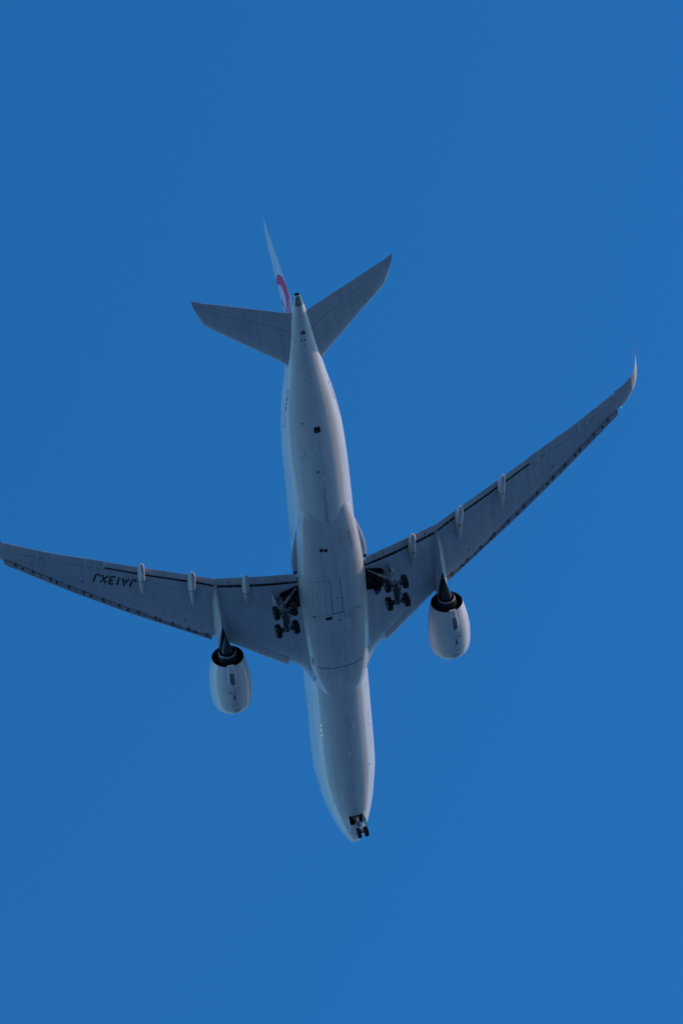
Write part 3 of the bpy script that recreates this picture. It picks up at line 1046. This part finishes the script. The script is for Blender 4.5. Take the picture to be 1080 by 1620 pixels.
# ---- engines
def make_engine(sd):
    c = np.array([23.4, 10.78, -2.40])
    m = MB(sd)
    outer = [(.12, 1.72), (.35, 1.835), (.7, 1.92), (1.2, 1.985), (2.0, 2.025), (2.7, 2.03), (3.4, 1.98), (4.2, 1.875), (5.0, 1.725), (5.6, 1.59), (5.9, 1.52)]
    ox = np.linspace(.12, 5.9, 36)
    orr = interp(ox, [a for a, _ in outer], [b for _, b in outer])
    n = 72
    th2 = np.linspace(0, 2 * np.pi, n, endpoint=False)
    def ring(a, r): return [(c[0] + a, c[1] + r * math.cos(t), c[2] + r * math.sin(t)) for t in th2]
    m.loft([ring(a, r) for a, r in ((.15, 1.55), (.04, 1.595), (0, 1.64), (.04, 1.69), (.12, 1.72))], LIP, cap=False)
    m.loft([ring(a, r) for a, r in zip(ox, orr)], NACWHITE, cap=False)
    m.loft([ring(a, r) for a, r in ((5.9, 1.52), (5.905, 1.495), (5.5, 1.55), (4.2, 1.57), (4.2, .9))], DARKDUCT, cap=False)
    m.loft([ring(a, r) for a, r in ((.15, 1.55), (.8, 1.49), (1.6, 1.5))], DARKDUCT, cap=False)
    m.loft([ring(a, r) for a, r in ((1.6, 1.5), (1.6, .45), (1.3, .36), (.95, .18), (.8, .01))], DARK, cap=False)
    for k in range(22):                                      # fan blades
        t = 2 * math.pi * k / 22
        ca, sa = math.cos(t), math.sin(t)
        V = []
        for r, dx, tw in ((.45, .10, .10), (1.0, .12, .20), (1.46, .10, .26)):
            for q in (-1, 1):
                V.append((c[0] + 1.42 + q * dx, c[1] + r * ca - q * tw * sa * .6, c[2] + r * sa + q * tw * ca * .6))
        m.add(V, [(0, 1, 3, 2), (2, 3, 5, 4)], HOT)
    def npt(a, phi, off=0.0):
        r = float(interp(a, [q for q, _ in outer], [q for _, q in outer])[0]) + off
        p = math.radians(phi)
        return np.array([c[0] + a, c[1] + r * math.sin(p), c[2] - r * math.cos(p)])
    for a in (1.42, 3.45):
        ribbon(m, [(a, p) for p in range(-180, 181, 6)], .03, FAINT, npt)
    ribbon(m, [(a, 2) for a in np.linspace(1.42, 3.9, 14)], .025, FAINT, npt)
    for p in (-52, 55):
        ribbon(m, [(a, p) for a in np.linspace(.5, 5.6, 20)], .03, BWHITE if p > 0 else FAINT, npt)
    for p in (-90, 90):
        ribbon(m, [(a, p) for a in np.linspace(1.42, 3.45, 10)], .025, FAINT, npt)
    patch(m, .16, .85, -9, 11, LIPPATCH, npt, off=.005)
    patch(m, 2.97, 3.10, 12, 18, SEAM, npt, off=.006, n=3)
    patch(m, 2.15, 2.65, 3, 7, MARK, npt, off=.006, n=3)
    patch(m, 2.10, 2.15, 0, 11, SPOT, npt, off=.006, n=3)
    patch(m, 3.02, 3.07, -4, 10, SPOT, npt, off=.006, n=3)
    patch(m, 2.78, 2.84, 1, 7, SPOT, npt, off=.006, n=3)
    patch(m, 1.30, 1.36, 4, 14, SPOT, npt, off=.006, n=3)
    # drain-mast bulge low at the back with its grille
    R = []
    for a, hw, dp in ((3.45, 2, .0), (3.7, 9, .05), (4.1, 13.5, .10), (4.6, 15, .13), (5.2, 14.5, .13), (5.7, 14, .10), (6.02, 13.5, .06)):
        R.append([npt(min(a, 5.9), 5 + hw * s, -.08 if abs(s) == 1 else .012 + dp * (1 - s * s)) + np.array([max(0, a - 5.9), 0, 0]) for s in np.linspace(-1, 1, 13)])
    m.loft(R, NACWHITE)
    def bpt(a, phi, off):
        dp = lerp(a, [3.45, 3.7, 4.1, 4.6, 5.2, 5.7, 5.9], [0, .05, .10, .13, .13, .10, .06])
        hw = lerp(a, [3.45, 3.7, 4.1, 4.6, 5.2, 5.7], [2, 9, 13.5, 15, 14.5, 14])
        s = (phi - 5) / hw
        return npt(a, phi, .012 + dp * (1 - s * s) + off)
    patch(m, 4.0, 5.25, -1.5, 12, GRILLE, bpt, off=.008)
    for a in np.linspace(4.08, 5.17, 9):
        patch(m, a, a + .04, -1.2, 11.7, SEAM, bpt, off=.012, n=3)
    # strake on the inboard flank
    R = []
    for a, hh in ((1.1, .01), (1.6, .06), (2.6, .13), (3.1, .12), (3.35, .01)):
        R.append([npt(a, -134, -.02), npt(a, -134.6, hh), npt(a, -133.4, hh), npt(a, -132.8, -.02)])
    m.loft(R, NACWHITE)
    eng = m.build('engine', root, angle=35, recalc=False)

    k = MB(sd)
    k.loft([[(c[0] + a, c[1] + r * math.cos(t), c[2] + r * math.sin(t)) for t in th2] for a, r in ((4.2, 1.05), (4.9, 1.06), (5.5, .99), (6.1, .89), (6.35, .845))], DCOWL, cap=False)
    k.loft([[(c[0] + a, c[1] + r * math.cos(t), c[2] + r * math.sin(t)) for t in th2] for a, r in ((6.35, .845), (6.47, .79), (6.49, .745))], STEEL, cap=False)
    k.loft([[(c[0] + a, c[1] + r * math.cos(t), c[2] + r * math.sin(t)) for t in th2] for a, r in ((6.49, .745), (6.0, .73), (5.6, .4))], DARK, cap=False)
    k.build('exhaust_nozzle', eng, angle=35, recalc=False)
    k = MB(sd)
    k.loft([[(c[0] + a, c[1] + r * math.cos(t), c[2] + r * math.sin(t)) for t in th2[::2]] for a, r in ((5.6, .60), (6.3, .58), (6.7, .52), (7.2, .40), (7.7, .26), (8.2, .12), (8.45, .03))], HOT)
    k.build('exhaust_cone', eng, angle=35, recalc=False)

    # pylon
    y0 = c[1] + .02
    k = MB(sd)
    def pring(x, zb, wb, wt, zt):
        z1 = zb + (zt - zb) * .35
        wm = wb + (wt - wb) * .55
        P = [(-wb, zb), (wb, zb), (wm, z1), (wt, zb + (zt - zb) * .8), (wt * .9, zt), (-wt * .9, zt), (-wt, zb + (zt - zb) * .8), (-wm, z1)]
        return [(x, y0 + a, b) for a, b in P]
    def wl(x): return wz(x, 10.78, False) + .12
    k.loft([pring(24.6, -.75, .05, .10, -.50), pring(25.4, -1.0, .20, .28, -.22), pring(26.6, -1.1, .38, .42, -.02), pring(28.2, -1.2, .46, .5, .06), pring(29.3, -1.45, .46, .54, .1),
            pring(30.2, -1.52, .38, .57, wl(30.6)), pring(31.2, -1.56, .25, .58, wl(31.2)), pring(32.2, -1.58, .08, .56, wl(32.2)), pring(33.2, -1.36, .05, .50, wl(33.2)),
            pring(34.3, -1.10, .04, .47, wl(34.3)), pring(35.4, -.84, .03, .36, wl(35.4)), pring(36.3, -.60, .02, .20, wl(36.0)), pring(36.9, -.42, .01, .03, wl(36.0))], MGREY)
    py = k.build('pylon', eng, angle=28, recalc=True)
    k = MB(sd)
    def hring(x, zb, wb, zt): return [(x, y0 - wb, zt), (x, y0 - wb * .8, zb + .04), (x, y0, zb), (x, y0 + wb * .8, zb + .04), (x, y0 + wb, zt)]
    k.loft([hring(28.9, -1.70, .52, -1.3), hring(29.7, -1.66, .50, -1.35), hring(30.4, -1.68, .42, -1.40), hring(31.2, -1.70, .28, -1.48), hring(31.9, -1.70, .13, -1.54), hring(32.4, -1.66, .02, -1.58)], HOT)
    k.build('heat_shield', eng, angle=35, recalc=True)
    return eng


LIP = mat('inlet_lip_metal', (0.62, 0.61, 0.61), 0.30, metal=0.55)
LIPPATCH = mat('lip_patch_grey', (0.50, 0.49, 0.49), 0.45)
DARKDUCT = mat('bypass_duct', (0.03, 0.032, 0.036), 0.6)
DCOWL = mat('core_cowl', (0.03, 0.033, 0.04), 0.5, metal=0.4)
for sd in (1, -1):
    make_engine(sd)


# ---- landing gear
def wheel(mb, c, R, wd):
    hw = wd / 2
    prof = [(-hw * .72, R * .52), (-hw * .98, R * .66), (-hw, R * .80), (-hw * .86, R * .93), (-hw * .55, R * .99), (0, R), (hw * .55, R * .99), (hw * .86, R * .93), (hw, R * .80), (hw * .98, R * .66), (hw * .72, R * .52)]
    mb.lathe(prof, c, 'y', RUBBER, n=40)
    for s in (-1, 1):
        mb.lathe([(s * hw * .55, R * .30), (s * hw * .74, R * .53)] if s > 0 else [(s * hw * .74, R * .53), (s * hw * .55, R * .30)], c, 'y', RIM, n=28)
        mb.lathe([(s * hw * .5, R * .20), (s * hw * .95, R * .16)] if s > 0 else [(s * hw * .95, R * .16), (s * hw * .5, R * .20)], c, 'y', DSTEEL, n=18)


def main_gear(sd):
    m = MB(sd)
    yc = 5.39
    fa, aa = np.array([33.31, yc, -5.10]), np.array([35.42, yc, -4.90])
    mid = (fa + aa) / 2
    top = np.array([34.15, 5.05, -1.45])
    m.tube(fa - (aa - fa) * .10, aa + (aa - fa) * .10, .20, .20, DSTEEL, 18)
    m.box(mid + [0, 0, .05], (.42, .26, .24), DSTEEL)
    for a in (fa, aa):
        m.tube(a - [0, .80, 0], a + [0, .80, 0], .10, .10, DSTEEL, 14)
        for s in (-1, 1):                                    # brake packs
            m.tube(a + [0, s * .34, 0], a + [0, s * .62, 0], .27, .27, DSTEEL, 18)
        m.tube(a + [.18, -.36, -.18], a + [.18, .36, -.18], .035, .035, STEEL, 8)
    for s in (-1, 1):                                        # brake rods under the beam
        m.tube(fa + [.05, s * .34, -.26], aa + [-.05, s * .34, -.26], .04, .04, DSTEEL, 8)
        m.tube(fa + [.2, s * .16, .2], mid + [0, s * .2, .5], .03, .03, STEEL, 8)
    m.tube(mid, mid + (top - mid) * .45, .17, .17, CHROME, 18)
    m.tube(mid + (top - mid) * .38, top, .25, .28, STEEL, 20)
    m.tube(mid + (top - mid) * .36, mid + (top - mid) * .42, .30, .30, DSTEEL, 20)
    # torque links aft of the leg
    k = mid + np.array([.75, -.05, .75])
    for s in (-1, 1):
        m.tube(mid + [.1, s * .16, .1], k + [0, s * .05, 0], .05, .045, STEEL, 8)
        m.tube(mid + (top - mid) * .42 + [.2, s * .16, 0], k + [0, s * .05, 0], .05, .045, STEEL, 8)
    # pitch trimmer, hoses, small boxes
    m.tube(mid + (top - mid) * .40 + [-.25, .0, 0], fa + [.1, 0, .2], .07, .05, STEEL, 10)
    for j, (a, b) in enumerate((((.3, .2, .35), (.22, .25, 1.6)), ((.28, -.2, .3), (.25, -.22, 1.7)), ((-.2, .25, .3), (-.1, .3, 2.0)))):
        m.tube(mid + np.array(a), mid + np.array(b), .025, .025, DARK, 6)
    for a in ((.15, .3, .55), (.2, -.3, .75), (.28, .05, 1.1), (.1, .28, 1.35)):
        m.box(mid + np.array(a), (.08, .07, .10), STEEL)
    for a in ((.34, .12, .3), (.38, -.1, .34), (.34, .0, .42)):
        m.box(mid + np.array(a), (.05, .05, .05), CHROME)
    m.tube(mid + [.32, -.42, .12], mid + [.32, .42, .16], .05, .05, STEEL, 8)
    gear = m.build('main_landing_gear', root, angle=35, recalc=True)
    for a, pz in ((fa, 0), (aa, 0)):
        for s in (-1, 1):
            w = MB(sd)
            wheel(w, a + [0, s * .86, 0], .68, .50)
            w.build('wheel', gear, angle=30, recalc=True)
    b = MB(sd)                                               # side brace running inboard to the wing root
    p0, p1 = np.array([34.62, 5.0, -3.05]), np.array([35.25, 3.50, -1.95])
    pm = p0 + (p1 - p0) * .5
    b.tube(p0, pm, .15, .13, STEEL, 14)
    b.tube(pm, p1, .085, .075, STEEL, 12)
    b.tube(pm - (p1 - p0) * .03, pm + (p1 - p0) * .03, .17, .17, DSTEEL, 14)
    b.tube(pm, (34.2, 4.9, -1.75), .05, .05, DSTEEL, 8)
    b.build('side_brace', gear, angle=35, recalc=True)
    b = MB(sd)                                               # drag brace to the front spar
    b.tube(mid + (top - mid) * .45, (33.0, 4.75, -1.75), .10, .09, DSTEEL, 12)
    b.tube(mid + (top - mid) * .48 + [0, .15, 0], (34.5, 5.6, -1.65), .06, .06, DSTEEL, 10)
    b.build('drag_brace', gear, angle=35, recalc=True)
    b = MB(sd)                                               # leg door outboard of the strut
    q = [(34.98, -1.45), (35.02, -2.2), (34.9, -2.75), (34.32, -2.75), (34.25, -2.2), (34.3, -1.45)]
    b.prism([(x, 5.74, z) for x, z in q], [(x, 5.82, z) for x, z in q], LGREY)
    b.tube((34.6, 5.2, -2.1), (34.6, 5.75, -2.1), .05, .05, DSTEEL, 8)
    b.build('gear_door', gear, smooth=False)
    b = MB(sd)                                               # open bay door stub hinged at the wing root
    q = [(32.75, 3.95), (32.15, 4.02), (32.6, 4.55), (32.9, 4.6)]
    b.prism([(x, y, -2.30) for x, y in q], [(x, y, -2.24) for x, y in q], DSTEEL)
    b.build('bay_door', gear, smooth=False)


for sd in (1, -1):
    main_gear(sd)

n = MB()
ax = np.array([4.97, 0, -5.13])
nt = np.array([4.75, 0, -2.2])
n.tube(ax - [0, .30, 0], ax + [0, .30, 0], .09, .09, STEEL, 14)
n.tube(ax, ax + (nt - ax) * .45, .10, .10, CHROME, 16)
n.tube(ax + (nt - ax) * .38, nt, .15, .17, STEEL, 16)
n.tube(ax + (nt - ax) * .36, ax + (nt - ax) * .43, .20, .20, DSTEEL, 16)
k = ax + np.array([.5, 0, .7])
for s in (-1, 1):
    n.tube(ax + [.08, s * .1, .08], k + [0, s * .03, 0], .04, .035, STEEL, 8)
    n.tube(ax + (nt - ax) * .42 + [.12, s * .1, 0], k + [0, s * .03, 0], .04, .035, STEEL, 8)
    n.box(ax + (nt - ax) * .55 + [-.12, s * .2, 0], (.08, .08, .08), CHROME)          # taxi lamps (unlit)
    n.tube(ax + (nt - ax) * .52, (5.05, s * .5, -2.55), .05, .05, STEEL, 10)
n.tube(ax + (nt - ax) * .5 + [.1, 0, 0], (5.1, .05, -2.4), .07, .06, STEEL, 10)
n.box(ax + (nt - ax) * .5 + [.18, .02, .0], (.07, .12, .10), STEEL)
n.box(ax + (nt - ax) * .75 + [.14, -.12, .0], (.06, .06, .12), STEEL)
ng = n.build('nose_landing_gear', root, angle=35, recalc=True)
for s in (-1, 1):
    w = MB()
    wheel(w, ax + [0, s * .358, 0], .53, .36)
    w.build('wheel', ng, angle=30, recalc=True)
    d = MB(s)
    q = [(5.20, -2.72), (5.15, -3.35), (4.45, -3.80), (3.80, -3.75), (3.92, -2.62)]
    d.prism([(x, .70 + (-2.7 - z) * .12, z) for x, z in q], [(x, .74 + (-2.7 - z) * .12, z) for x, z in q], BWHITE)
    d.build('gear_door', ng, smooth=False)
